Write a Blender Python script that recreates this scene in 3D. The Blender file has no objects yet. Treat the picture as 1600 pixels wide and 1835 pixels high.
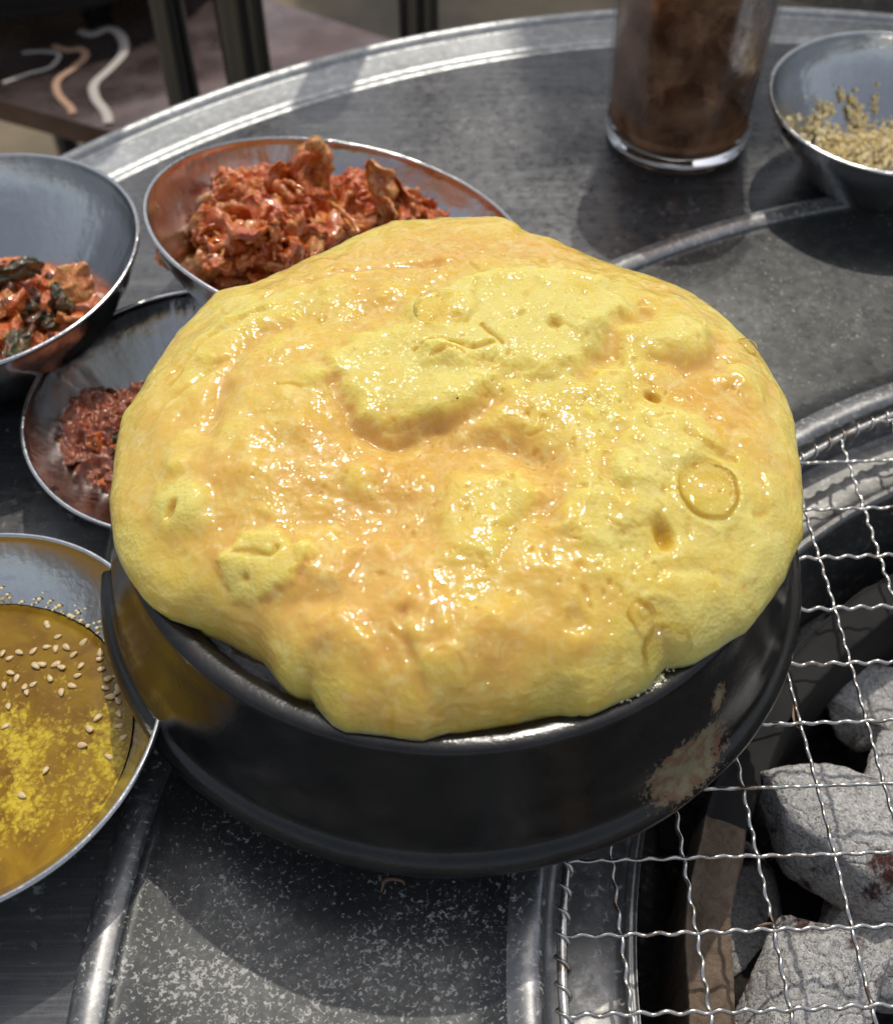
import bpy, math, random
import numpy as np
from mathutils import Matrix, Vector, noise as mn
random.seed(7); rng = np.random.default_rng(7)
R_ = math.radians
CM = 0.01                       # everything below is written in centimetres
# ------------------------------------------------------------------ camera, world, sun
sc = bpy.context.scene
F, PITCH, ROLL, CH = 2122.6, R_(50.663), R_(-0.6243), 29.751
cam = bpy.data.cameras.new('camera'); co = bpy.data.objects.new('camera', cam); sc.collection.objects.link(co)
cam.sensor_fit = 'VERTICAL'; cam.sensor_height = 24; cam.lens = F / 1835 * 24
cam.clip_start = 0.01; cam.clip_end = 200
cam.dof.use_dof = True; cam.dof.focus_distance = 0.31; cam.dof.aperture_fstop = 10
co.matrix_world = Matrix.Translation((0, 0, CH * CM)) @ Matrix.Rotation(math.pi / 2 - PITCH, 4, 'X') @ Matrix.Rotation(ROLL, 4, 'Z')
sc.camera = co
SD = Vector((0.80, 3.64, 6.4)).normalized()          # towards the sun
el = math.asin(SD.z); az = math.atan2(SD.x, SD.y)
w = bpy.data.worlds.new('World'); sc.world = w; w.use_nodes = True
wt = w.node_tree; sky = wt.nodes.new('ShaderNodeTexSky'); sky.sky_type = 'NISHITA'; sky.sun_disc = False
sky.sun_elevation = el; sky.sun_rotation = az; sky.dust_density = 3.0
bg = wt.nodes['Background']; bg.inputs[1].default_value = 0.15; hs = wt.nodes.new('ShaderNodeHueSaturation'); hs.inputs['Saturation'].default_value = .5; wt.links.new(sky.outputs[0], hs.inputs['Color']); wt.links.new(hs.outputs[0], bg.inputs[0])
sl = bpy.data.lights.new('sun', 'SUN'); sl.energy = 2.1; sl.angle = R_(0.5); sl.color = (1, .935, .83)
so = bpy.data.objects.new('sun', sl); sc.collection.objects.link(so); so.rotation_euler = SD.to_track_quat('Z', 'Y').to_euler()
sc.view_settings.view_transform = 'Standard'; sc.view_settings.look = 'None'; sc.view_settings.exposure = -0.12; sc.view_settings.gamma = 1
C = sc.collection

def at(px, py, z):
    """point (cm) on the horizontal plane z that a pixel of the photograph looks at; used to lay out positions"""
    x = (px - 800) / F; y = -(py - 917.5) / F
    c, s = math.cos(ROLL), math.sin(ROLL); x, y = c * x - s * y, s * x + c * y
    cp, sp = math.cos(PITCH), math.sin(PITCH)
    d = (x, cp + y * sp, -sp + y * cp); t = (z - CH) / d[2]
    return d[0] * t, d[1] * t

# ------------------------------------------------------------------ materials
class N:
    def __init__(s, name):
        s.m = bpy.data.materials.new(name); s.m.use_nodes = True; s.t = s.m.node_tree; s.b = s.t.nodes['Principled BSDF']
        tc = s.t.nodes.new('ShaderNodeTexCoord'); mp = s.t.nodes.new('ShaderNodeMapping'); mp.inputs['Scale'].default_value = (100, 100, 100)
        s.t.links.new(tc.outputs['Object'], mp.inputs[0]); s.co = mp.outputs[0]
    def n(s, ty, **k):
        o = s.t.nodes.new('ShaderNode' + ty)
        for a, v in k.items(): setattr(o, a, v)
        return o
    def l(s, a, b): s.t.links.new(a, b)
    def stretch(s, sx, sy, sz, rot=0):
        m = s.n('Mapping'); m.inputs['Scale'].default_value = (sx, sy, sz); m.inputs['Rotation'].default_value = (0, 0, rot); s.l(s.co, m.inputs[0]); return m.outputs[0]
    def noise(s, scale, detail=4, rough=.55, dist=0, co=None):
        o = s.n('TexNoise'); o.inputs['Scale'].default_value = scale; o.inputs['Detail'].default_value = detail
        o.inputs['Roughness'].default_value = rough; o.inputs['Distortion'].default_value = dist; s.l(co or s.co, o.inputs[0]); return o.outputs[0]
    def warp(s, scale, amt):
        o = s.n('TexNoise'); o.inputs['Scale'].default_value = scale; o.inputs['Detail'].default_value = 4; s.l(s.co, o.inputs[0])
        m = s.n('VectorMath', operation='MULTIPLY_ADD'); m.inputs[1].default_value = (amt,) * 3; s.l(o.outputs['Color'], m.inputs[0]); s.l(s.co, m.inputs[2]); return m.outputs[0]
    def vor(s, scale, feature='F1', co=None, out='Distance'):
        o = s.n('TexVoronoi'); o.feature = feature; o.inputs['Scale'].default_value = scale; s.l(co or s.co, o.inputs['Vector']); return o.outputs[out]
    def ramp(s, x, *st):
        o = s.n('ValToRGB'); e = o.color_ramp.elements
        while len(e) < len(st): e.new(.5)
        for i, (p, c) in enumerate(st):
            e[i].position = p; e[i].color = (c, c, c, 1) if isinstance(c, (int, float)) else (*c, 1)
        s.l(x, o.inputs[0]); return o.outputs[0]
    def mix(s, f, a, b, mode='MIX'):
        o = s.n('MixRGB', blend_type=mode)
        for i, v in ((0, f), (1, a), (2, b)):
            if isinstance(v, (int, float)): o.inputs[i].default_value = v if i == 0 else (v, v, v, 1)
            elif isinstance(v, tuple): o.inputs[i].default_value = (*v, 1)
            else: s.l(v, o.inputs[i])
        return o.outputs[0]
    def math(s, op, a, b=0.0):
        o = s.n('Math', operation=op)
        for i, v in enumerate((a, b)):
            if isinstance(v, (int, float)): o.inputs[i].default_value = v
            else: s.l(v, o.inputs[i])
        return o.outputs[0]
    def attr(s, name): o = s.n('Attribute'); o.attribute_name = name; return o.outputs['Color']
    def bump(s, h, strength=.3, dist=.001, nrm=None):
        o = s.n('Bump'); o.inputs['Strength'].default_value = strength; o.inputs['Distance'].default_value = dist
        s.l(h, o.inputs['Height'])
        if nrm: s.l(nrm, o.inputs['Normal'])
        s.l(o.outputs[0], s.b.inputs['Normal']); return o.outputs[0]
    def set(s, **k):
        for a, v in k.items():
            i = s.b.inputs[a.replace('_', ' ')]
            if hasattr(v, 'is_linked') or hasattr(v, 'links'): s.l(v, i)
            elif isinstance(v, tuple) and len(v) == 3 and a in ('Base_Color', 'Specular_Tint', 'Coat_Tint', 'Emission_Color'): i.default_value = (*v, 1)
            else: i.default_value = v
        return s

M = {}
def scuffed(name, col, dark, rough, metal, speck, speckcol, dens, stretch=(1, 1, 1), rot=0, bumpd=.0002, grad=False):
    a = N(name)
    st = a.stretch(*stretch, rot)
    big = a.noise(.25, 3); fine = a.noise(2.6, 6, .7, .3); sc1 = a.noise(2.4, 4, .7, 0, st)
    base = a.mix(a.ramp(big, (.3, 0), (.75, 1)), dark, col)
    base = a.mix(a.ramp(sc1, (.50, 0), (.74, .6)), base, tuple(min(1, c * 1.7) for c in col))
    sp = a.noise(speck, 3, .65, .6)
    thr = a.math('ADD', a.math('ADD', sp, a.math('MULTIPLY', a.math('SUBTRACT', big, .5), .30)), a.math('MULTIPLY', a.math('SUBTRACT', a.noise(1.4, 3, .6), .5), .22))
    if grad:                                              # residue gathers on the side of the plate that faces the diner
        sx = a.n('SeparateXYZ'); a.l(a.co, sx.inputs[0]); mr = a.n('MapRange'); mr.inputs[1].default_value = 12; mr.inputs[2].default_value = -4; mr.inputs[4].default_value = .105; a.l(sx.outputs[1], mr.inputs[0]); thr = a.math('ADD', thr, mr.outputs[0])
    spm = a.ramp(thr, (dens - .01, 0), (dens + .10, 1))
    base = a.mix(spm, base, speckcol)
    a.set(Base_Color=base, Metallic=a.math('MULTIPLY', a.math('SUBTRACT', 1.0, spm), metal), Roughness=a.ramp(fine, (.3, max(.05, rough - .1)), (.75, min(1, rough + .15))))
    a.bump(a.mix(.5, fine, sc1), .35, bumpd)
    M[name] = a.m
scuffed('table steel', (.165, .165, .165), (.085, .088, .092), .30, .8, 3.2, (.26, .25, .23), .63, (.10, 4.2, 1), .25)
scuffed('rim steel', (.36, .37, .37), (.24, .25, .25), .42, .75, 3.5, (.45, .45, .45), .60)
scuffed('plate steel', (.080, .083, .081), (.045, .047, .047), .36, .5, 8.5, (.44, .43, .395), .642, bumpd=.0003, grad=True)
scuffed('plate edge', (.33, .33, .33), (.18, .18, .18), .36, .8, 6.0, (.55, .54, .50), .57)
scuffed('brazier steel', (.30, .30, .29), (.14, .14, .135), .35, .7, 4.0, (.5, .5, .48), .62)

a = N('bowl steel'); f_ = a.noise(5, 5, .7); sm = a.noise(.45, 2)
a.set(Base_Color=a.mix(a.ramp(f_, (.5, 0), (.7, .25)), (.62, .62, .61), (.45, .44, .43)), Metallic=1.0, Roughness=a.ramp(a.noise(1.2, 4), (.35, .10), (.75, .24)))
vn = a.n('VectorMath', operation='MULTIPLY'); a.l(a.co, vn.inputs[0]); vn.inputs[1].default_value = (1, 1, 0)
v2 = a.n('VectorMath', operation='NORMALIZE'); a.l(vn.outputs[0], v2.inputs[0]); v3 = a.n('VectorMath', operation='MULTIPLY_ADD'); a.l(v2.outputs[0], v3.inputs[0]); v3.inputs[1].default_value = (5, 5, 5); v4 = a.n('VectorMath', operation='MULTIPLY'); a.l(a.co, v4.inputs[0]); v4.inputs[1].default_value = (.06, .06, .25); a.l(v4.outputs[0], v3.inputs[2])
stk = a.noise(1.0, 3, .55, 0, v3.outputs[0])
a.bump(a.mix(.10, a.mix(.55, a.noise(.9, 2, .5, .5), stk), f_), .35, .0030); M['bowl'] = a.m
a = N('wire steel'); a.set(Base_Color=a.mix(a.ramp(a.noise(1.3, 4), (.55, 0), (.72, 1)), (.62, .6, .56), (.20, .12, .07)), Metallic=.95, Roughness=.26)
a.bump(a.noise(6, 3), .3, .0004); M['wire'] = a.m

a = N('black glaze')
rx = a.noise(1.1, 5, .65); pit = a.noise(9, 3, .7)
wear = a.attr('wear'); wm = a.ramp(a.math('ADD', wear, a.math('MULTIPLY', a.math('SUBTRACT', a.noise(5.5, 5, .75), .5), 1.6)), (.50, 0), (.62, 1))
wcol = a.mix(a.ramp(a.noise(3.0, 3), (.42, 0), (.58, 1)), (.20, .11, .06), (.24, .205, .12))
base = a.mix(a.ramp(rx, (.35, 0), (.75, 1)), (.006, .006, .006), (.017, .016, .015))
scr = a.ramp(a.noise(9, 4, .8), (.66, 0), (.72, .5))
base = a.mix(a.mix(1, scr, a.ramp(a.attr('scuff'), (0, 0), (1, 1)), 'MULTIPLY'), base, (.35, .33, .30))
a.set(Base_Color=a.mix(wm, base, wcol), Roughness=a.mix(wm, a.ramp(a.noise(1.6, 5, .7), (.3, .10), (.8, .27)), (.85, .85, .85)), Specular_IOR_Level=.5)
a.bump(a.mix(.35, a.noise(.8, 3), pit), .35, .0006); M['glaze'] = a.m

a = N('steamed egg')
mk = a.attr('tone'); sc_n = a.noise(.9, 6, .6, .4)
t_ = a.math('ADD', mk, a.math('MULTIPLY', a.math('SUBTRACT', sc_n, .5), .75))
colr = a.ramp(t_, (.12, (.76, .45, .10)), (.42, (.78, .52, .10)), (.62, (.79, .60, .125)), (.9, (.81, .685, .20)))
colr = a.mix(a.ramp(a.noise(9, 3), (.60, 0), (.72, .4)), colr, (.74, .48, .10)); colr = a.mix(a.math('MULTIPLY', a.ramp(a.noise(2.2, 5, .7, .5), (.50, 0), (.66, .55)), 1.0), colr, (.83, .70, .27))
colr = a.mix(a.attr('hole'), colr, (.62, .36, .02))
wet = a.ramp(t_, (.35, .10), (.85, .30))
a.set(Base_Color=colr, Roughness=a.ramp(t_, (.3, .42), (.8, .55)), Subsurface_Weight=.75, Subsurface_Radius=(.008, .0055, .0018), Subsurface_Scale=1.0,
      Coat_Weight=a.ramp(t_, (.45, 1.0), (.85, .45)), Coat_Roughness=a.ramp(t_, (.3, .06), (.9, .15)), Coat_IOR=1.5, Specular_IOR_Level=.05)
n1 = a.noise(1.3, 2, .5, .4); n2 = a.noise(4.2, 2, .55, .8); n3 = a.noise(9.5, 2, .6, .5)
clump = a.ramp(a.noise(.8, 3), (.45, .10), (.68, 1.0))
fine = a.math('MULTIPLY', a.math('ADD', n2, a.math('MULTIPLY', n3, .35)), clump)
hh = a.math('ADD', a.math('MULTIPLY', n1, .5), a.math('ADD', a.math('MULTIPLY', fine, .6), a.math('MULTIPLY', a.math('ADD', a.noise(11, 4, .7), a.math('MULTIPLY', a.vor(9, co=a.warp(4, .15)), 1.0)), a.ramp(t_, (.42, .05), (.75, 1.1)))))
a.bump(hh, .35, .0009)
wco = a.warp(2.0, .25)
def domes(scale, keep):                                   # little foam bubbles: round caps at random spots
    d = a.vor(scale, co=wco); rnd = a.vor(scale, co=wco, out='Color'); cap = a.ramp(d, (0, 1), (.12, .93), (.24, .72), (.34, .40), (.42, 0))
    return a.math('MULTIPLY', cap, a.ramp(rnd, (keep, 0), (keep + .02, 1)))
mask = a.ramp(a.noise(.85, 3), (.47, .06), (.64, 1.0))
hc = a.math('ADD', a.math('MULTIPLY', n1, .35), a.math('MULTIPLY', a.math('ADD', a.math('ADD', a.math('MULTIPLY', domes(4.5, .66), .50), a.math('MULTIPLY', domes(8.5, .6), .30)), a.math('MULTIPLY', n2, .38)), mask))
cb = a.n('Bump'); cb.inputs['Strength'].default_value = 1.0; cb.inputs['Distance'].default_value = .0014; a.l(hc, cb.inputs['Height']); a.l(cb.outputs[0], a.b.inputs['Coat Normal'])
M['egg'] = a.m

def food(name, cols, bumps=.6, rough=.30, scale=1.3, paste=.5):
    a = N(name); x = a.noise(scale, 6, .65, .5)
    n = len(cols); c = a.ramp(x, *[(.30 + .42 * i / (n - 1), cc) for i, cc in enumerate(cols)])
    c = a.mix(a.math('MULTIPLY', a.ramp(a.noise(2.6, 5, .7, .8), (.47, 0), (.60, 1)), paste), c, a.mix(a.noise(6, 3), (.40, .024, .004), (.68, .12, .014)))     # chilli paste clinging in patches
    c = a.mix(a.ramp(a.noise(8, 3), (.60, 0), (.66, .8)), c, (.17, .010, .004)); c = a.mix(a.ramp(a.noise(6, 2, .5, .3), (.30, .8), (.36, 0)), c, (.62, .38, .14))
    a.set(Base_Color=c, Roughness=rough, Subsurface_Weight=.2, Subsurface_Radius=(.004, .0015, .0006), Coat_Weight=.9, Coat_Roughness=.06)
    a.bump(a.mix(.5, a.noise(4, 4), a.noise(10, 3)), bumps, .0016); M[name] = a.m
food('kimchi', [(.42, .040, .006), (.66, .125, .013), (.74, .23, .03), (.78, .42, .10)])
food('kimchi pale', [(.66, .13, .016), (.72, .24, .035), (.78, .42, .11), (.70, .34, .07)], paste=.85)
food('kimchi dark', [(.02, .018, .01), (.06, .03, .012), (.05, .06, .015), (.16, .03, .012)])
food('green leaf', [(.015, .025, .008), (.03, .05, .012), (.07, .08, .02), (.14, .05, .02)], paste=.25)
food('paste', [(.16, .026, .012), (.26, .06, .022), (.34, .11, .045), (.26, .16, .07)], scale=2.4, paste=.3)

a = N('sauce'); g = a.noise(.8, 5, .6, .8); g2 = a.noise(3.2, 6, .8, .3); g3 = a.vor(6.5, co=a.warp(3, .4))
mm = a.math('ADD', a.math('MULTIPLY', a.attr('froth'), 1.0), a.math('ADD', a.math('MULTIPLY', a.math('SUBTRACT', g2, .5), 2.6), a.math('MULTIPLY', a.math('SUBTRACT', .35, g3), .9)))
base = a.mix(a.ramp(g, (.35, 0), (.65, 1)), (.19, .088, .001), (.32, .185, .003))
a.set(Base_Color=a.mix(a.ramp(mm, (.30, 0), (.55, .35), (1.0, 1)), base, (.62, .46, .028)), Roughness=.10, Specular_IOR_Level=.25, Coat_Weight=.2, Coat_Roughness=.02, Subsurface_Weight=.3, Subsurface_Radius=(.004, .002, .0004))
a.bump(mm, .07, .0008); M['sauce'] = a.m
a = N('sesame'); a.set(Base_Color=a.mix(a.noise(3), (.62, .43, .19), (.80, .66, .40)), Roughness=.35, Subsurface_Weight=.1, Subsurface_Radius=(.001, .001, .0005)); M['sesame'] = a.m
a = N('crumb'); a.set(Base_Color=a.mix(a.ramp(a.noise(4), (.35, 0), (.7, 1)), (.85, .66, .28), (.95, .88, .62)), Roughness=.5); a.bump(a.noise(12), .5, .0008); M['crumb'] = a.m

a = N('charcoal ash')
big = a.noise(.55, 5, .6, .5); cr = a.vor(1.3, 'DISTANCE_TO_EDGE', a.warp(1.2, .9)); fl = a.noise(6, 5, .75, 1.0)
ash = a.mix(a.ramp(fl, (.40, 0), (.62, 1)), (.46, .45, .43), (.80, .78, .75))
ash = a.mix(a.ramp(a.noise(10, 4, .8, 1.5), (.40, .9), (.47, 0)), ash, (.06, .055, .05))
ash = a.mix(a.math('MULTIPLY', a.ramp(cr, (.0, .8), (.03, 0)), a.ramp(a.noise(.9, 2), (.5, 0), (.6, 1))), ash, (.10, .085, .075))
und = a.mix(a.noise(3, 4), (.035, .016, .014), (.11, .04, .036))
a.set(Base_Color=a.mix(a.ramp(a.math('ADD', big, a.math('MULTIPLY', a.math('SUBTRACT', a.noise(2.5, 4, .7, 1), .5), .25)), (.53, 0), (.64, 1)), ash, und), Roughness=.95)
a.bump(a.mix(.25, a.mix(.5, fl, a.noise(3, 5, .7, 2)), a.ramp(cr, (0, 0), (.1, 1))), .9, .002); M['coal'] = a.m
a = N('ash bed'); a.set(Base_Color=a.ramp(a.noise(1.0, 7, .7), (.35, (.008, .007, .006)), (.6, (.035, .03, .027)), (.72, (.22, .2, .18))), Roughness=1.0); a.bump(a.noise(2, 6), 1, .006); M['ash'] = a.m
a = N('clay liner'); st = a.stretch(1, 1, .15); a.set(Base_Color=a.mix(a.ramp(a.noise(1.6, 6, .7, .5, st), (.3, 0), (.7, 1)), (.10, .065, .04), (.27, .20, .14)), Roughness=.9); a.bump(a.noise(1.5, 6, .7, .4, st), .8, .003); M['clay'] = a.m
a = N('soot steel'); a.set(Base_Color=a.mix(a.noise(1, 5), (.006, .006, .006), (.022, .020, .018)), Roughness=.85); M['soot'] = a.m
a = N('burnt residue'); a.set(Base_Color=a.mix(a.noise(1.8, 5), (.010, .008, .007), (.045, .030, .022)), Roughness=.14, Coat_Weight=.6, Coat_Roughness=.05); a.bump(a.noise(3, 5), .8, .002); M['burnt'] = a.m

a = N('clear glass'); a.set(Base_Color=(1, 1, 1), Roughness=0.0, Transmission_Weight=1.0, IOR=1.45); M['glass'] = a.m
def clear(name, tint, rough, k, body=None, bodyw=0, spots=0):
    a = N(name); tr = a.n('BsdfTransparent'); tr.inputs[0].default_value = (*tint, 1); gl = a.n('BsdfGlossy'); gl.inputs['Roughness'].default_value = rough; fr = a.n('Fresnel'); fr.inputs[0].default_value = 1.45
    mx = a.n('MixShader'); a.l(a.math('MULTIPLY', fr.outputs[0], k), mx.inputs[0]); first = tr.outputs[0]
    if body:
        df = a.n('BsdfDiffuse'); a.l(a.mix(a.ramp(a.noise(.55, 5, .6, .6), (.35, 0), (.68, 1)), body[0], body[1]), df.inputs[0]); m2 = a.n('MixShader'); m2.inputs[0].default_value = bodyw; a.l(first, m2.inputs[1]); a.l(df.outputs[0], m2.inputs[2]); first = m2.outputs[0]
    if spots:
        bp = a.n('Bump'); bp.inputs['Strength'].default_value = .12; bp.inputs['Distance'].default_value = .001; a.l(a.ramp(a.noise(spots, 4, .7), (.5, 0), (.7, 1)), bp.inputs['Height']); a.l(bp.outputs[0], gl.inputs['Normal'])
    a.l(first, mx.inputs[1]); a.l(gl.outputs[0], mx.inputs[2]); a.l(mx.outputs[0], a.t.nodes['Material Output'].inputs[0]); M[name] = a.m
clear('glass wall', (.97, .97, .97), .05, .38, spots=5)
clear('cola', (.84, .64, .48), .05, .2, ((.10, .055, .034), (.66, .40, .23)), .56)
a = N('cloudy ice'); a.set(Base_Color=a.mix(a.ramp(a.noise(.8, 5, .6, .5), (.35, 0), (.65, 1)), (.16, .07, .03), (.50, .30, .16)), Roughness=.35, Transmission_Weight=.15, IOR=1.31); a.bump(a.noise(1, 4), .6, .003); M['ice'] = a.m
a = N('bubble film')
tr = a.n('BsdfTransparent'); gl = a.n('BsdfGlossy'); gl.inputs['Roughness'].default_value = .04; mx = a.n('MixShader'); fr = a.n('Fresnel'); fr.inputs[0].default_value = 1.33
tr.inputs[0].default_value = (.97, .95, .86, 1)
a.l(a.math('MULTIPLY', fr.outputs[0], .9), mx.inputs[0]); a.l(tr.outputs[0], mx.inputs[1]); a.l(gl.outputs[0], mx.inputs[2]); a.l(mx.outputs[0], a.t.nodes['Material Output'].inputs[0]); M['film'] = a.m

a = N('pavement'); a.set(Base_Color=a.mix(a.ramp(a.noise(.03, 6, .6), (.35, 0), (.65, 1)), (.10, .085, .06), (.26, .20, .12)), Roughness=.9); a.bump(a.noise(.6, 5), .5, .004); M['ground'] = a.m
a = N('mirror table steel'); wv = a.noise(.05, 2, .5, 1.5); a.set(Base_Color=a.mix(a.ramp(a.noise(.12, 4), (.35, 0), (.65, 1)), (.11, .075, .07), (.24, .19, .18)), Metallic=.85, Roughness=a.ramp(a.noise(.4, 4), (.3, .2), (.8, .42))); a.bump(wv, .5, .01); M['mirror'] = a.m
a = N('dark chrome'); a.set(Base_Color=(.13, .14, .16), Metallic=1.0, Roughness=.16); M['chrome'] = a.m
a = N('black vinyl'); a.set(Base_Color=(.012, .012, .014), Roughness=.4); a.bump(a.noise(2), .2, .001); M['vinyl'] = a.m
a = N('pale cord'); a.set(Base_Color=(.50, .45, .40), Roughness=.5); M['cord'] = a.m  # this and the next colour the reflections modelled on the side table
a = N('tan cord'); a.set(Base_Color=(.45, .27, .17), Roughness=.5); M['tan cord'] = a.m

# ------------------------------------------------------------------ mesh helpers
def mesh(name, V, Fc, mat, smooth=True):
    me = bpy.data.meshes.new(name); V = np.asarray(V, float) * CM
    if isinstance(Fc, np.ndarray):
        k = Fc.shape[1]; me.vertices.add(len(V)); me.vertices.foreach_set('co', V.astype(np.float32).ravel())
        me.loops.add(Fc.size); me.loops.foreach_set('vertex_index', Fc.astype(np.int32).ravel())
        me.polygons.add(len(Fc)); me.polygons.foreach_set('loop_start', np.arange(0, Fc.size, k, dtype=np.int32)); me.update(calc_edges=True)
    else:
        me.from_pydata([tuple(v) for v in V], [], Fc); me.update()
    me.polygons.foreach_set('use_smooth', np.full(len(me.polygons), smooth)); me.materials.append(mat); return me
def link(name, me, parent=None, loc=(0, 0, 0), rot=None):
    o = bpy.data.objects.new(name, me); C.objects.link(o); o.location = tuple(c * CM for c in loc)
    if rot is not None: o.rotation_euler = rot
    if parent: o.parent = parent
    return o
def tag(o, label=None, cat=None, group=None, kind=None):
    for k, v in (('label', label), ('category', cat), ('group', group), ('kind', kind)):
        if v: o[k] = v
    return o
def empty(name, label, cat, loc=(0, 0, 0), group=None, rot=None):
    return tag(link(name, None, None, loc, rot), label, cat, group)
def grid_faces(nu, nv, wrap_u=False, wrap_v=False):
    iu = np.arange(nu if wrap_u else nu - 1); iv = np.arange(nv if wrap_v else nv - 1)
    a, b = np.meshgrid(iu, iv, indexing='ij'); a1 = (a + 1) % nu; b1 = (b + 1) % nv
    return np.stack([a * nv + b, a1 * nv + b, a1 * nv + b1, a * nv + b1], -1).reshape(-1, 4)
def catmull(P, n):
    P = np.asarray(P, float); Q = np.vstack([2 * P[0] - P[1], P, 2 * P[-1] - P[-2]]); out = []
    for i in range(1, len(Q) - 2):
        for t in np.linspace(0, 1, n, endpoint=False):
            p0, p1, p2, p3 = Q[i - 1:i + 3]
            out.append(.5 * (2 * p1 + (p2 - p0) * t + (2 * p0 - 5 * p1 + 4 * p2 - p3) * t * t + (3 * p1 - p0 - 3 * p2 + p3) * t ** 3))
    out.append(P[-1]); return np.array(out)
def lathe(prof, n=128, sm=4, a0=0, a1=360):
    """(r,z) profile turned about z; outer faces when profile goes bottom outside to top"""
    P = catmull(prof, sm) if sm > 1 else np.array(prof, float)
    full = abs(a1 - a0) >= 360; th = np.radians(np.linspace(a0, a1, n, endpoint=not full))
    V = np.stack([np.outer(np.cos(th), P[:, 0]), np.outer(np.sin(th), P[:, 0]), np.tile(P[:, 1], (n, 1))], -1).reshape(-1, 3)
    return V, grid_faces(n, len(P), wrap_u=full)
def tube(path, r, n=8, closed=False):
    P = np.asarray(path, float); T = np.gradient(P, axis=0)
    if closed: T = np.roll(P, -1, 0) - np.roll(P, 1, 0)
    T /= np.linalg.norm(T, axis=1)[:, None]; up = np.array([0, 0, 1.0]) if abs(T[:, 2]).mean() < .8 else np.array([1.0, 0, 0])
    A = np.cross(T, up); A /= np.linalg.norm(A, axis=1)[:, None]; B = np.cross(A, T)
    ph = np.linspace(0, 2 * np.pi, n, endpoint=False); rr = np.broadcast_to(r, (len(P),))
    V = P[:, None] + rr[:, None, None] * (np.cos(ph)[None, :, None] * A[:, None] + np.sin(ph)[None, :, None] * B[:, None])
    return V.reshape(-1, 3), grid_faces(len(P), n, wrap_u=closed, wrap_v=True)[:, ::-1]
def join(parts):
    Vs, Fs, k = [], [], 0
    for V, Fc in parts: Vs.append(V); Fs.append(Fc + k); k += len(V)
    return np.vstack(Vs), np.vstack(Fs)
def box(x0, x1, y0, y1, z0, z1):
    V = np.array([(x, y, z) for z in (z0, z1) for y in (y0, y1) for x in (x0, x1)], float)
    return V, np.array([(0, 2, 3, 1), (4, 5, 7, 6), (0, 1, 5, 4), (2, 6, 7, 3), (0, 4, 6, 2), (1, 3, 7, 5)])
def uvs(nu=16, nv=10):
    u = np.linspace(0, 2 * np.pi, nu, endpoint=False); v = np.linspace(.001, np.pi - .001, nv)
    V = np.stack([np.outer(np.cos(u), np.sin(v)), np.outer(np.sin(u), np.sin(v)), np.tile(np.cos(v), (nu, 1))], -1).reshape(-1, 3)
    return V, grid_faces(nu, nv, wrap_u=True)[:, ::-1]
def vnoise(P, seed=0):
    """smooth gradient noise, vectorised; P (n,3), about -1..1"""
    P = np.asarray(P, float) + seed * 17.31 + 100; i = np.floor(P).astype(np.int64); f = P - i; u = f * f * f * (f * (f * 6 - 15) + 10); r = 0
    for dx in (0, 1):
        for dy in (0, 1):
            for dz in (0, 1):
                k = (i[:, 0] + dx) * 73856093 ^ (i[:, 1] + dy) * 19349663 ^ (i[:, 2] + dz) * 83492791
                k = (k ^ (k >> 13)) * 1274126177 & 0x7fffffff; k = (k ^ (k >> 15)) * 2246822519 & 0x7fffffff
                a1 = (k & 1023) / 1023 * 2 * np.pi; cz = ((k >> 10) & 1023) / 511.5 - 1; sz = np.sqrt(np.maximum(0, 1 - cz * cz))
                g = np.cos(a1) * sz * (f[:, 0] - dx) + np.sin(a1) * sz * (f[:, 1] - dy) + cz * (f[:, 2] - dz)
                r = r + g * (u[:, 0] if dx else 1 - u[:, 0]) * (u[:, 1] if dy else 1 - u[:, 1]) * (u[:, 2] if dz else 1 - u[:, 2])
    return r * 1.6
def fbm(P, oct=4, seed=0, gain=.5):
    s, a_, k = 0, 1, 1.0
    for o in range(oct): s = s + a_ * vnoise(P * k, seed + o); a_ *= gain; k *= 2.03
    return s
def sstep(a, b, x): t = np.clip((x - a) / (b - a), 0, 1); return t * t * (3 - 2 * t)
def setattr_color(me, name, v):
    at_ = me.attributes.new(name, 'FLOAT', 'POINT'); at_.data.foreach_set('value', np.asarray(v, np.float32))

# ------------------------------------------------------------------ setting: ground, background
gz = -74
gv, gf = box(-3000, 3000, -3000, 3000, gz - 1, gz)
tag(link('pavement', mesh('pavement', gv, gf, M['ground'], False)), kind='structure')

# the round steel table
TC = (12.96, 14.64)
tb = empty('round_table', 'round scuffed stainless steel table with raised rolled edge that carries all the dishes', 'table', (TC[0], TC[1], gz))
tz = -gz
P = [(0, 0), (20, 0), (36, 0), (38.7, 0.0)]
# opening for the brazier is cut by building the top as a ring-like sheet around it
BC = (23.8, 8.6); rel = (BC[0] - TC[0], BC[1] - TC[1])
nth = 256; th = np.linspace(0, 2 * np.pi, nth, endpoint=False)
ring_in = np.stack([rel[0] + 22.4 * np.cos(th), rel[1] + 22.4 * np.sin(th)], 1)
V = []
for k in range(nth):
    d = np.array([math.cos(th[k]), math.sin(th[k])]); p = np.array(rel); b_ = p @ d; t_out = -b_ + math.sqrt(b_ * b_ - p @ p + 38.75 ** 2)
    for s in np.linspace(0, 1, 12):
        rr = 22.4 + (t_out - 22.4) * s; q = p + d * rr; V.append((q[0], q[1], tz))
link('tabletop', mesh('tabletop', V, grid_faces(nth, 12, wrap_u=True), M['table steel']), tb)
V, Fc = lathe([(38.6, tz - .01), (38.8, tz + .03), (38.95, tz + .12), (39.15, tz + .17), (39.4, tz + .17), (40.5, tz + .21), (40.72, tz + .23), (40.95, tz + .42), (41.2, tz + .5), (41.45, tz + .36), (41.5, tz + .05), (41.35, tz - 2.2), (40.9, tz - 2.2)], 320, 4)
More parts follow.
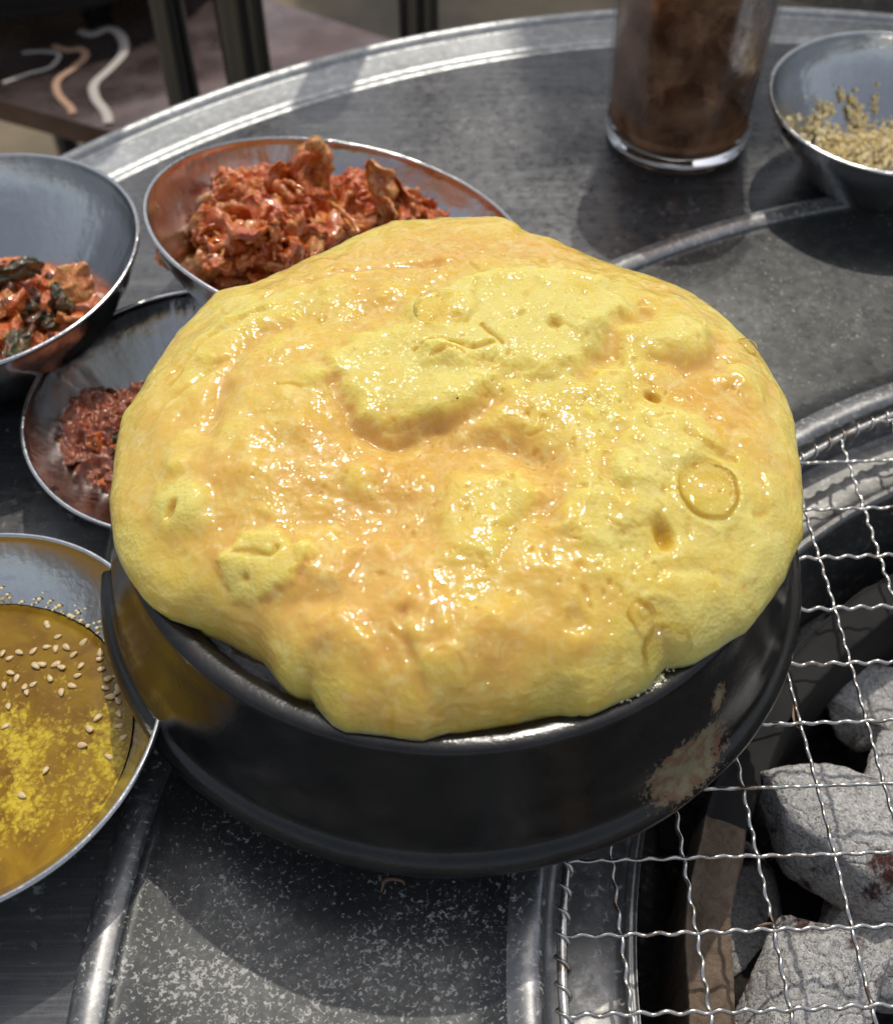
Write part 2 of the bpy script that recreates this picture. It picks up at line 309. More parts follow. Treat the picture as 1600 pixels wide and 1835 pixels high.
link('rolled_rim', mesh('rolled_rim', V, Fc, M['rim steel']), tb)
V, Fc = lathe([(20, tz - 2.2), (20, 8), (26, 2), (26, 0.2)], 48, 1); link('pedestal', mesh('pedestal', V, Fc, M['brazier steel']), tb)

# brazier let into the table
br = empty('charcoal_brazier', 'round charcoal brazier let into the table, grey speckled trim plate around its fire pit', 'grill', (BC[0], BC[1], 0))
prof = [(32.95, 0.004), (32.95, .25), (32.75, .46), (32.45, .52), (32.15, .44), (31.95, .30), (31.6, .27), (30, .28), (26.5, .24), (23.6, .26), (22.9, .36), (22.45, .56), (22.1, .68), (21.8, .66), (21.6, .45), (21.55, .0), (21.5, -.9)]
V, Fc = lathe(prof, 360, 4)
r = np.hypot(V[:, 0], V[:, 1]); V[:, 2] += .05 * fbm(np.c_[V[:, :2] * .12, 0 * r], 3, 3) * sstep(23, 25, r) * (1 - sstep(31, 31.8, r))
link('trim_plate', mesh('trim_plate', V, Fc, M['plate steel']), br)
V, Fc = lathe([(33.0, .05), (32.98, .27), (32.78, .485), (32.47, .545), (32.17, .46), (32.05, .38)], 360, 4); link('outer_bead', mesh('outer_bead', V, Fc, M['plate edge']), br)
V, Fc = lathe([(22.5, .575), (22.1, .705), (21.78, .685), (21.57, .45), (21.52, .0), (21.48, -.9)], 360, 4); link('inner_lip', mesh('inner_lip', V, Fc, M['plate edge']), br)
V, Fc = lathe([(21.49, -.9), (21.3, -1.0), (19.7, -1.05), (19.45, -.8), (19.25, -.8), (19.15, -1.2), (19.1, -6.5), (18.5, -9.5), (12, -10.5), (0.01, -10.5)], 240, 3); link('fire_bowl', mesh('fire_bowl', V, Fc, M['brazier steel']), br)
for a0, a1, nm, mt in ((158, 262, 'clay_liner', 'clay'), (262, 518, 'sooty_liner', 'soot')):
    V, Fc = lathe([(17.6, -9), (17.6, -3.6), (17.4, -3.2), (16.5, -3.1), (16.3, -3.4), (16.2, -5), (16.1, -9.3)], 200, 4, a0, a1)
    V[:, :2] *= (1 + .006 * fbm(V * .5, 4, 9))[:, None]; V[:, 2] += .25 * fbm(V * .3, 3, 12)
    link(nm, mesh(nm, V, Fc, M[mt]), br)
nn = 90; gx, gy = np.meshgrid(np.linspace(-16.6, 16.6, nn), np.linspace(-16.6, 16.6, nn), indexing='ij'); PP = np.c_[gx.ravel(), gy.ravel(), 0 * gx.ravel()]
PP[:, 2] = -8.6 + 1.0 * fbm(PP * .35, 4, 4)
o = link('ash_bed', mesh('ash_bed', PP, grid_faces(nn, nn), M['ash']), br); o['kind'] = 'stuff'

# charcoal lumps
def coal(px, py, z, sx, sy, sz, rot, seed, label):
    V, Fc = uvs(72, 40); rs = np.random.default_rng(seed)
    d = np.ones(len(V)) * 1.15
    for k in range(13):                                    # split faces of the lump
        n_ = rs.normal(size=3); n_ /= np.linalg.norm(n_); c_ = V @ n_; d = np.minimum(d, np.where(c_ > .05, (.62 + .30 * rs.random()) / np.maximum(c_, .05), 9))
    V = V * d[:, None]; V *= (1 + .035 * fbm(V * 2.2, 4, seed) + .012 * vnoise(V * 16, seed))[:, None]
    V *= np.array([sx, sy, sz]); c, s = math.cos(rot), math.sin(rot); V[:, :2] = V[:, :2] @ np.array([[c, s], [-s, c]])
    x, y = at(px, py, z)
    return tag(link('charcoal', mesh('charcoal', V, Fc, M['coal']), None, (x, y, z)), label, 'charcoal', 'lumps of charcoal in the brazier')
coal(1500, 1475, -4.4, 3.2, 2.3, 2.1, -.5, 1, 'largest pale ash-covered charcoal lump below the wire mesh, right of the pot')
coal(1455, 1790, -4.6, 2.9, 2.1, 1.9, .5, 2, 'ash-covered charcoal lump at the bottom edge, with a dark split face on its right')
coal(1585, 1640, -6.2, 2.6, 2.2, 1.6, .9, 3, 'reddish brown charcoal lump lying deeper between two pale ash-covered lumps')
coal(1570, 1275, -6.6, 2.3, 1.5, 1.3, -.2, 4, 'grey charcoal lump under the mesh just above the largest ashen lump')
coal(1545, 985, -7.6, 2.3, 1.5, 1.2, .2, 5, 'small grey charcoal lump farthest up the pit beside the far wall')
coal(1480, 1180, -7.3, 2.2, 1.6, 1.2, .8, 6, 'dark charcoal lump low in the pit beside the pot')
coal(1690, 1420, -5.2, 3.0, 2.4, 1.8, .3, 8, 'charcoal lump right of the largest ashen lump, just outside the picture edge')
coal(1330, 1640, -8.8, 2.3, 1.4, 1.1, 1.2, 9, 'dark charcoal lump down beside the brown clay liner')

# wire mesh grate
gm = empty('wire_grate', 'round crimped wire mesh grate lying over the charcoal pit', 'grate', (BC[0], BC[1], 0))
gzc = .62; ga = .0253; G0 = np.array([3.956 - BC[0], 19.809 - BC[1]]); gs = 1.885; gR = 21.15
ca, sa = math.cos(ga), math.sin(ga)
def sag(x, y): return -.10 * np.cos(np.minimum(1, np.hypot(x, y) / gR) * np.pi / 2)
for fam in (0, 1):
    for k in range(-14, 26):
        # family 0: wires of constant i, family 1: wires of constant j
        dirv = np.array([sa, -ca]) if fam == 0 else np.array([ca, sa]); off = (np.array([ca, sa]) if fam == 0 else np.array([sa, -ca])) * gs * k
        p = G0 + off + rng.normal(0, .03, 2); b_ = p @ dirv; disc = b_ * b_ - p @ p + gR ** 2
        if disc < 4: continue
        t0, t1 = -b_ - math.sqrt(disc), -b_ + math.sqrt(disc)
        seen = (BC[0] + p[0]) < 16 if fam == 0 else True
        st = .1 if seen else .3
        t = np.arange(t0, t1, st); Q = p[None] + np.outer(t, dirv)
        wob = .05 * vnoise(np.c_[t * .22, 0 * t + k * 3.1, 0 * t + fam * 7], 5)
        perp = np.array([-dirv[1], dirv[0]])
        ph = 2 * np.pi * t / (gs / 3)
        Q = Q + perp * (wob + .028 * np.sin(ph + k))[:, None]
        z = gzc + sag(Q[:, 0], Q[:, 1]) + .045 * np.sin(ph) + (.05 if fam else -.02) + .03 * vnoise(np.c_[t * .3, 0 * t + k, 0 * t], 8)
        V, Fc = tube(np.c_[Q, z], .056, 6); link('wire', mesh('wire', V, Fc, M['wire']), gm)
t = np.linspace(0, 2 * np.pi, 900, endpoint=False)
V, Fc = tube(np.c_[gR * np.cos(t), gR * np.sin(t), gzc + .02 + 0 * t], .13, 8, True); link('rim_wire', mesh('rim_wire', V, Fc, M['wire']), gm)
t = np.linspace(0, 2 * np.pi, 6000, endpoint=False); ph = t * gR * 2 * np.pi / .62; ph = np.round(ph[-1] / (2 * np.pi)) * t
V, Fc = tube(np.c_[(gR + .17 * np.cos(ph)) * np.cos(t), (gR + .17 * np.cos(ph)) * np.sin(t), gzc + .02 + .17 * np.sin(ph)], .045, 5, True); link('binding_wire', mesh('binding_wire', V, Fc, M['wire']), gm)

# ------------------------------------------------------------------ the clay pot
PC = (.1, 20.85)
prof = [(0.01, .75), (5.6, .75), (6.1, .78), (6.35, 1.0), (6.5, 1.4), (7.4, 1.75), (8.7, 2.1), (9.45, 2.4), (9.82, 2.72), (9.88, 2.95), (9.74, 3.2), (9.50, 3.45), (9.36, 3.9), (9.22, 4.6), (9.02, 5.3), (8.82, 5.95), (8.72, 6.35), (8.66, 6.55), (8.56, 6.63), (8.33, 6.655), (8.12, 6.61), (7.95, 6.42), (7.86, 6.0), (7.80, 5.4), (7.6, 4.5), (7.0, 3.2), (5, 2.6), (.01, 2.5)]
V, Fc = lathe(prof, 360, 5)
r = np.hypot(V[:, 0], V[:, 1]); V *= (1 + .0022 * fbm(V * .35, 3, 21))[:, None]
me = mesh('stone_bowl', V, Fc, M['glaze'])
ang = np.degrees(np.arctan2(V[:, 1], V[:, 0]))
wx, wz = (ang + 53) / 9.5, (V[:, 2] - 3.85) / .95
outer = (np.arange(len(V)) % (len(V) // 360)) < 5 * 16
wear = np.exp(-(np.abs(wx) ** 2.6 + np.abs(wz) ** 2.6)) * outer
wear = np.maximum(wear, .9 * np.exp(-(((ang + 46) / 2.2) ** 2 + ((V[:, 2] - 5.2 - (ang + 46) * .08) / .45) ** 2)) * outer)
wear = np.maximum(wear, .75 * np.exp(-(((ang + 113) / 1.3) ** 2 + ((V[:, 2] - 2.75) / .2) ** 2)) * outer)
setattr_color(me, 'wear', wear)
setattr_color(me, 'scuff', sstep(5.9, 6.5, V[:, 2]) * outer * (.3 + .7 * np.exp(-((ang + 60) / 22) ** 2)) + .8 * np.exp(-(((ang + 52) / 20) ** 2 + ((V[:, 2] - 4.8) / 1.0) ** 2)) * outer)
tag(link('stone_bowl', me, None, (PC[0], PC[1], 0)), 'black glazed earthenware bowl with a chipped brown patch, holding the steamed egg', 'pot')

# burnt crust of egg on the inside of the lip
V, Fc = lathe([(5.8, 6.0), (6.8, 6.25), (7.4, 6.3), (7.85, 6.36), (7.97, 6.2), (7.8, 5.9)], 240, 6, 170, 330)
V[:, 2] += (.30 * np.abs(fbm(V * 1.3, 4, 31)) + .1 * vnoise(V * 3, 3)) * (1 - sstep(7.55, 7.9, np.hypot(V[:, 0], V[:, 1])))
tag(link('burnt_crust', mesh('burnt_crust', V, Fc, M['burnt']), None, (PC[0], PC[1], 0)), 'glossy dark burnt residue inside the black bowl along its front lip', 'burnt residue')

# ------------------------------------------------------------------ the steamed egg
RT = [8.73,8.79,8.85,8.88,8.9,8.91,8.88,8.87,8.87,8.87,8.88,8.9,8.88,8.84,8.82,8.8,8.79,8.78,8.77,8.75,8.7,8.66,8.59,8.52,8.43,8.34,8.26,8.19,8.17,8.16,8.16,8.17,8.22,8.28,8.36,8.44,8.43,8.44,8.55,8.88,9.04,9.06,9.04,9.03,9.02,9.03,9.01,8.93,8.92,8.94,8.97,9.01,8.91,8.81,8.72,8.62,8.53,8.45,8.38,8.32,8.29,8.27,8.26,8.26,8.28,8.31,8.36,8.47,8.61,8.82,9.02,8.94,8.87,8.83,8.81,8.81,8.81,8.79,8.75,8.73,8.72,8.72,8.72,8.72,8.73,8.79,8.87,8.89,8.86,8.84,8.82,8.81,8.82,8.83,8.84,8.85,8.86,8.88,8.89,8.9,8.92,8.9,8.86,8.84,8.78,8.73,8.65,8.55,8.43,8.24,8.07,7.92,7.78,7.69,7.63,7.58,7.53,7.59,7.7,7.82,7.91,7.92,7.8,7.97,8.14,8.29,8.35,8.29,8.25,8.22,8.21,8.22,8.2,8.06,7.96,7.92,7.88,7.86,7.84,7.84,7.8,7.77,7.78,7.83,7.95,8.09,8.08,8.06,8.06,8.08,8.1,8.07,7.96,7.89,8.13,8.25,8.29,8.34,8.4,8.47,8.57,8.6,8.62,8.65,8.67,8.69,8.73,8.73,8.75,8.79,8.85,8.83,8.8,8.77,8.76,8.74,8.73,8.73,8.72,8.71]
EC = np.array([.3, 20.6]); ZC = 8.65
nth = 1000; th = np.arange(nth) * 2 * np.pi / nth
RR = np.interp(th, np.arange(181) * 2 * np.pi / 180, RT + RT[:1]); low = 7.15 + .45 * np.sin(th)
tt = np.concatenate([1 - (1 - np.linspace(0.002, 1, 250)) ** 1.35, []])
kern = np.exp(-np.linspace(-3, 3, 241) ** 2); kern /= kern.sum(); RS = np.convolve(np.tile(RR, 3), kern, 'same')[nth:2 * nth]
rr = tt[None] * (RS[:, None] + (RR - RS)[:, None] * (np.clip((tt - .72) / .28, 0, 1) ** 1.6)[None]); zz = low[:, None] + (ZC - low)[:, None] * np.clip(1 - tt ** 3.4, 0, 1) ** (1 / 2.2)
# underside: curls back in over the lip and down inside the bowl
ku = np.linspace(0, 1, 22)[1:]
ru = RR[:, None] - (RR - 7.3)[:, None] * ku ** 1.6; zu = low[:, None] - (low - 5.5)[:, None] * ku ** .9
# keep clear of the lip
lipz = np.where((ru > 7.95) & (ru < 8.7), 6.70, 0); zu = np.maximum(zu, lipz)
rr = np.hstack([rr, ru]); zz = np.hstack([zz, zu]); nv = rr.shape[1]
X = EC[0] + rr * np.cos(th)[:, None]; Y = EC[1] + rr * np.sin(th)[:, None]
P = np.stack([X, Y, zz], -1).reshape(-1, 3); tpar = np.tile(np.concatenate([tt, 1 + ku]), nth)
def e(px, py): return np.array(at(px, py, 8.55 - .0009 * max(0, py - 900)))
xy = P[:, :2]; H_ = np.zeros(len(P)); T_ = np.zeros(len(P)); HO = np.zeros(len(P))
wxy = xy + .16 * np.c_[vnoise(np.c_[xy * .9, 0 * xy[:, 0]], 41), vnoise(np.c_[xy * .9, 0 * xy[:, 0]], 52)] + .07 * np.c_[vnoise(np.c_[xy * 2.6, 0 * xy[:, 0]], 43), vnoise(np.c_[xy * 2.6, 0 * xy[:, 0]], 54)]
RAG = .10 * fbm(np.c_[xy * 1.8, 0 * xy[:, 0]], 4, 47)
def polysd(pts):
    Q = np.array([e(*p) for p in pts]); n = len(Q); d = np.full(len(wxy), 1e9); ins = np.zeros(len(wxy), bool)
    for i in range(n):
        a_, b_ = Q[i], Q[(i + 1) % n]; ab = b_ - a_; w_ = wxy - a_; h_ = np.clip((w_ @ ab) / (ab @ ab), 0, 1); d = np.minimum(d, ((w_ - h_[:, None] * ab) ** 2).sum(1))
        c1 = (a_[1] > wxy[:, 1]) != (b_[1] > wxy[:, 1]); xi = (b_[0] - a_[0]) * (wxy[:, 1] - a_[1]) / (b_[1] - a_[1] + 1e-12) + a_[0]; ins ^= c1 & (wxy[:, 0] < xi)
    d = np.sqrt(d); return np.where(ins, -d, d)
def plateau(pts, h, w, tone):
    global H_, T_
    w = w * 1.35; s_ = polysd(pts) + RAG; m_ = 1 - sstep(-w, w, s_); H_ = H_ + h * m_; T_ = T_ + tone * (1 - sstep(-w, w * .7, s_))
def ell(px, py, rx, ry, rot, h, tone, p=1.0, tonew=1.0):
    global H_, T_
    c0 = e(px, py); d_ = wxy - c0; d_ = d_ / np.array([1 / 73., 1 / 56.]); c_, s_ = math.cos(R_(rot)), math.sin(R_(rot))
    u_ = (d_[:, 0] * c_ + d_[:, 1] * s_) / rx; v_ = (-d_[:, 0] * s_ + d_[:, 1] * c_) / ry; q = (u_ * u_ + v_ * v_) ** p
    H_ = H_ + h * np.exp(-q); T_ = T_ + tone * np.exp(-q / tonew)
def stroke(pts, w_px, depth, tone, hole=0):
    global H_, T_, HO
    Q = np.array([e(*p) for p in pts]); d = np.full(len(wxy), 1e9)
    for a_, b_ in zip(Q[:-1], Q[1:]):
        ab = b_ - a_; w_ = wxy - a_; h_ = np.clip((w_ @ ab) / (ab @ ab), 0, 1); d = np.minimum(d, ((w_ - h_[:, None] * ab) ** 2).sum(1))
    g_ = np.exp(-d / (w_px / 70.) ** 2); H_ = H_ - depth * (.6 if hole else 1) * g_; T_ = T_ + tone * g_; HO = np.maximum(HO, hole * np.exp(-d / (w_px / 80.) ** 2))
def dimple(px, py, rx, ry, rot, depth, hole=1.0):
    global H_, HO
    c0 = e(px, py); d_ = xy - c0; d_ = d_ * np.array([73., 56.]); c_, s_ = math.cos(R_(rot)), math.sin(R_(rot))
    u_ = (d_[:, 0] * c_ + d_[:, 1] * s_) / rx; v_ = (-d_[:, 0] * s_ + d_[:, 1] * c_) / ry; q = u_ * u_ + v_ * v_
    q = q * (1 + .5 * RAG * 8); H_ = H_ - depth * .8 * np.exp(-q ** 1.5); HO = np.maximum(HO, hole * np.exp(-q ** 1.5))
# big soft relief
T_ += .36 + .10 * fbm(np.c_[xy * .28, 0 * xy[:, 0]], 3, 61)
for f_ in [(500, 700, 130, 120, 0, .25, .02), (430, 860, 110, 90, 20, .15, -.10), (690, 920, 150, 90, 0, -.32, -.22), (900, 430, 130, 45, 0, -.10, -.25), (780, 450, 90, 50, 0, -.1, -.18),
           (680, 560, 70, 60, 30, -.10, -.12), (1180, 950, 260, 220, 0, .12, .30), (960, 600, 260, 130, -15, .15, .25), (1330, 760, 60, 120, 35, .05, -.32), (1240, 690, 60, 60, 0, -.05, -.22),
           (820, 1130, 230, 110, 0, .18, -.20), (620, 1050, 120, 70, 0, -.10, -.18), (380, 1070, 160, 60, -20, .05, .0), (250, 960, 60, 100, 0, .05, .05), (950, 1240, 170, 40, 5, .1, -.12),
           (960, 820, 80, 40, -15, -.28, -.35), (850, 790, 90, 25, -8, -.20, -.25), (720, 800, 120, 45, -10, -.22, -.25), (1130, 740, 60, 60, 0, -.05, -.05),
           (350, 640, 60, 90, -35, .12, .22), (450, 560, 90, 50, 30, .18, .22), (560, 520, 100, 40, 20, .12, .12), (1100, 510, 120, 40, -20, .12, .25), (1250, 580, 60, 50, -30, .15, .22),
           (1010, 960, 70, 100, 15, .12, -.12), (1380, 1050, 60, 90, -30, .1, .10), (560, 1180, 70, 60, 0, .1, .08), (1330, 930, 90, 120, 0, .05, .12)]: ell(*f_)
# raised curds
plateau([(590, 655), (640, 610), (720, 600), (760, 632), (830, 655), (885, 690), (850, 735), (770, 762), (688, 785), (640, 752), (618, 710)], .27, .24, .34)
plateau([(735, 540), (860, 500), (960, 480), (1080, 500), (1120, 560), (1080, 610), (1040, 668), (960, 680), (880, 668), (840, 668), (765, 660), (725, 605)], .26, .22, .22)
plateau([(720, 780), (790, 700), (930, 690), (1010, 660), (1110, 670), (1130, 760), (1060, 800), (1000, 850), (900, 770), (800, 790)], .12, .2, .10)
plateau([(390, 985), (430, 950), (500, 942), (560, 982), (520, 1030), (450, 1062), (400, 1050)], .20, .11, .40)
plateau([(520, 940), (600, 935), (640, 980), (600, 1030), (550, 1020)], .14, .16, .25)
plateau([(800, 850), (930, 840), (960, 890), (900, 960), (880, 1010), (820, 1000), (780, 920)], .20, .24, .18)
plateau([(990, 850), (1060, 800), (1150, 830), (1200, 930), (1100, 990), (1010, 960)], .16, .25, .12)
plateau([(480, 1140), (540, 1110), (640, 1100), (690, 1200), (620, 1290), (580, 1290), (520, 1230)], .16, .2, .05)
plateau([(1090, 800), (1150, 730), (1250, 740), (1290, 800), (1220, 830), (1180, 880), (1110, 870)], .18, .2, .22)
plateau([(1370, 830), (1420, 820), (1428, 880), (1385, 900)], .12, .1, .25)
plateau([(1350, 950), (1425, 910), (1430, 990), (1390, 1050), (1340, 1010)], .13, .15, .25)
for f_ in [(318, 895, 42, 48, 55, .24, .45, 2), (650, 862, 34, 26, 0, .15, .28, 1.5), (1110, 600, 60, 45, 0, .20, .05), (1215, 610, 52, 52, 20, .26, .30, 1.6), (1345, 668, 30, 44, 25, .18, .30, 1.5),
           (700, 525, 45, 24, 0, .12, .15, 1.5), (600, 545, 40, 30, 0, .10, .1), (430, 775, 42, 42, 0, .14, .18, 1.2), (400, 520, 40, 30, 0, .12, .2), (540, 775, 35, 28, 0, .12, .0), (560, 640, 60, 50, 0, .10, -.03),
           (795, 1195, 38, 28, 0, .16, .12, 2), (1060, 1190, 120, 50, 10, .10, .12), (1270, 1080, 60, 40, 0, .12, .15), (1150, 1140, 50, 30, 0, .1, .1), (690, 1010, 60, 60, 0, .08, -.08), (480, 640, 50, 28, 20, .14, .0),
           (1170, 1240, 30, 16, 25, .12, .5), (1240, 1160, 70, 20, 25, .05, .25), (880, 1100, 60, 16, 15, .10, 0), (760, 1090, 16, 50, -10, .10, 0), (1120, 880, 30, 60, 20, .1, .08)]: ell(*f_)
for k in range(150):                                                     # many small curds
    px = 250 + 1150 * rng.random(); py = 430 + 850 * rng.random(); s_ = 12 + 24 * rng.random(); ell(px, py, s_, s_ * .8, 0, (.03 + .07 * rng.random()) * rng.choice([1, 1, -.8]), .10 * rng.normal(), 1.4)
# gullies where the liquid egg pools
for f_ in [([(612, 700), (636, 762), (690, 796), (770, 774), (850, 748), (890, 722)], 22, .18, -.30), ([(930, 800), (980, 830), (1010, 880), (985, 930)], 26, .16, -.28), ([(380, 770), (400, 680), (450, 610), (520, 590)], 20, .14, -.12),
           ([(1040, 685), (1090, 640), (1100, 585), (1150, 560)], 18, .16, -.28), ([(1110, 780), (1090, 850), (1120, 900)], 18, .14, -.22), ([(1170, 640), (1230, 665), (1280, 640), (1290, 600)], 18, .16, -.25), ([(470, 520), (560, 500), (640, 480), (780, 470)], 12, .10, -.12),
           ([(290, 660), (380, 600), (470, 560)], 9, .12, -.05), ([(250, 745), (310, 700), (400, 640)], 7, .07, 0), ([(860, 520), (850, 580), (830, 600)], 6, .06, -.1), ([(590, 1060), (480, 1070), (400, 1070)], 18, .1, -.1),
           ([(720, 1100), (730, 1160), (760, 1230)], 10, .09, -.05), ([(500, 1130), (470, 1100), (390, 1090)], 10, .08, 0), ([(1180, 1010), (1260, 1000), (1320, 1020)], 12, .09, .05), ([(1290, 990), (1330, 1060), (1290, 1110)], 12, .07, 0)]: stroke(*f_)
# cracks, slits and burst holes
for f_ in [([(418, 976), (450, 985), (478, 990), (492, 978)], 4.5, .16, 0, .45), ([(745, 642), (790, 634), (830, 646), (878, 636)], 5, .17, 0, .6), ([(766, 662), (800, 655), (832, 660)], 4, .15, 0, .7), ([(690, 1260), (695, 1240), (680, 1225)], 4, .1, 0, .5),
           ([(805, 1275), (826, 1285)], 6, .14, 0, .6), ([(862, 606), (882, 622), (900, 640)], 5, .14, 0, .7), ([(1310, 636), (1345, 632)], 5, .12, 0, .3), ([(1110, 960), (1145, 950), (1165, 945)], 6, .08, 0, .3), ([(1125, 1225), (1170, 1200)], 7, .16, 0, .5),
           ([(1230, 775), (1260, 800), (1300, 812)], 10, .14, 0, .5), ([(1360, 900), (1400, 880)], 8, .12, 0, .35), ([(300, 672), (322, 655)], 5, .12, 0, .5)]: stroke(*f_)
for f_ in [(308, 902, 9, 15, -30, .28, .6), (1168, 712, 15, 8, -25, .28, 1), (1188, 955, 15, 22, 25, .40, 1), (992, 602, 14, 11, 0, .20, .6), (438, 1020, 7, 6, 0, .12, .5), (1035, 1104, 20, 13, 0, .14, .35), (820, 640, 16, 6, 0, .16, .5)]: dimple(*f_)
for k in range(90):                                                     # pinholes
    px = 690 + 130 * rng.normal(); py = 880 + 90 * rng.normal(); s_ = 1.6 + 2.6 * rng.random() ** 2; dimple(px, py, s_, s_ * (.6 + .6 * rng.random()), 60 * rng.random(), .025, .45)
for k in range(260):                                                    # ragged pores on the pale curds
    px = 1090 + 190 * rng.normal(); py = 800 + 220 * rng.normal(); s_ = 2.2 + 6 * rng.random() ** 3; dimple(px, py, s_ * (1 + rng.random()), s_, 180 * rng.random(), .03 + .05 * rng.random(), .3)
for k in range(26):
    px = 850 + 330 * rng.normal(); py = 850 + 220 * rng.normal(); a_ = 6.28 * rng.random(); L_ = 8 + 16 * rng.random(); q_ = [(px + L_ * t__ * math.cos(a_) + 4 * rng.normal(), py + L_ * t__ * math.sin(a_) * .7 + 3 * rng.normal()) for t__ in (-1, -.3, .4, 1)]; stroke(q_, 3.2, .07, 0, .3)
# bubble collars
def collar(px, py, rx, ry, h, w_=.12):
    global H_
    c0 = e(px, py); d_ = (xy - c0) * np.array([73., 56.]); q = np.sqrt((d_[:, 0] / rx) ** 2 + (d_[:, 1] / ry) ** 2) + .9 * RAG; H_ = H_ + h * np.exp(-((q - 1) / w_) ** 2) - h * .5 * np.exp(-(q / .75) ** 4)
collar(790, 574, 56, 40, .035); collar(1268, 872, 60, 56, .05); collar(1192, 1108, 50, 44, .05); collar(795, 1195, 42, 34, .05)
P3 = np.c_[xy, .7 * P[:, 2]]
nz = .10 * fbm(P3 * .5, 3, 71) + .030 * fbm(P3 * 1.5, 3, 75) * (.4 + np.clip(.5 + vnoise(P3 * .35, 77), 0, 1.2))
nz = nz + .022 * np.abs(fbm(P3 * 3.2, 3, 79)) * np.clip(.3 + T_, 0, 1)
edge = 1 - sstep(.80, .99, tpar); side = .35 + .65 * edge
Hn = H_ * edge + nz * side - .05 * (1 - edge)
# displace along the base surface normal
B = P.reshape(nth, nv, 3); du = np.roll(B, -1, 0) - np.roll(B, 1, 0); dv = np.gradient(B, axis=1); nr = np.cross(du, dv); nr /= np.linalg.norm(nr, axis=2)[..., None] + 1e-12
if nr[0, 50, 2] < 0: nr = -nr
under = (1 - sstep(1.0, 1.5, tpar))
dn = nr.reshape(-1, 3); P = P + dn * (Hn * under)[:, None]
# flank wrinkles
ang = np.repeat(th, nv); fl = sstep(.86, .97, tpar) * (1 - sstep(1.0, 1.25, tpar))
P = P + dn * (.032 * np.abs(fbm(np.c_[np.cos(ang) * 9, np.sin(ang) * 9, P[:, 2] * 2.2], 3, 81)) * fl)[:, None]
T_ += .18 * sstep(.86, .98, tpar) + .12 * np.clip(fbm(np.c_[xy * .9, 0 * xy[:, 0]], 4, 91), -1, 1) + .35 * np.clip(H_ * edge, -.3, .4)
me = mesh('steamed_egg', P, grid_faces(nth, nv, wrap_u=True), M['egg'])
setattr_color(me, 'tone', np.clip(T_, 0, 1)); setattr_color(me, 'hole', np.clip(HO, 0, 1))
egg = empty('steamed_egg', 'big puffed yellow steamed egg domed over the rim of the black bowl', 'egg dish', (0, 0, 0))
link('egg_curd', me, egg)
def surf_z(x, y):
    d_ = (P[:nth * nv:3, 0] - x) ** 2 + (P[:nth * nv:3, 1] - y) ** 2; k = d_.argmin() * 3; return P[k, 2]
for px, py, r_, fl_ in [(1268, 872, .80, .45), (1192, 1108, .68, .45), (795, 1197, .56, .4), (1345, 590, .3, .5), (790, 574, .74, .12), (1150, 1085, .35, .5)]:
    x, y = e(px, py); V, Fc = uvs(48, 30); k = V[:, 2] > -.25; V = V * np.array([r_, r_, r_ * fl_])
    Fc = Fc[(V[Fc][:, :, 2] > -.05).all(1)]
    V = V * (1 + .10 * vnoise(V * 1.6, int(px)))[:, None]
    link('bubble', mesh('bubble', V, Fc, M['film']), egg, (x, y, surf_z(x, y) - .02))

prts = []; V0, F0 = uvs(10, 7)                                          # white froth where the egg meets the lip
for k in range(520):
    px = 1140 + 26 * rng.normal(); py = 1224 - .45 * (px - 1140) + 9 * rng.normal(); x, y = at(px, py, 6.75); r_ = .018 + .045 * rng.random() ** 3; prts.append((V0 * r_ + [x, y, 6.66 + .10 * rng.random()], F0))
V, Fc = join(prts); a = N('froth'); a.set(Base_Color=(.80, .77, .50), Roughness=.25, Subsurface_Weight=.6, Subsurface_Radius=(.003, .003, .002), Coat_Weight=.6); M['froth'] = a.m
o = link('froth', mesh('froth', V, Fc, M['froth']), egg); o['kind'] = 'stuff'; o['label'] = 'whitish froth at the front right of the egg'
t = np.linspace(0, 1, 24); ax0, ay0 = at(705, 1600, .4)
V, Fc = tube(np.c_[ax0 + .34 * np.cos(t * 2.6 + .6) + .05 * np.sin(t * 9), ay0 + .30 * np.sin(t * 2.6 + .6), .47 + .1 * np.sin(t * 3.1)], .055 * (.25 + .8 * np.sin(.2 + t * 2.7)) * (1 + .35 * vnoise(np.c_[t * 7, 0 * t, 0 * t], 3)), 8)
a = N('brown scrap'); a.set(Base_Color=(.16, .09, .055), Roughness=.45); M['scrap'] = a.m
tag(link('food_scrap', mesh('food_scrap', V, Fc, M['scrap'])), 'small curled brown scrap lying on the grey plate in front of the black bowl', 'scrap')
a = N('scorched film'); a.set(Base_Color=a.mix(a.noise(4, 4), (.12, .06, .03), (.40, .26, .15)), Roughness=.4); M['film brown'] = a.m
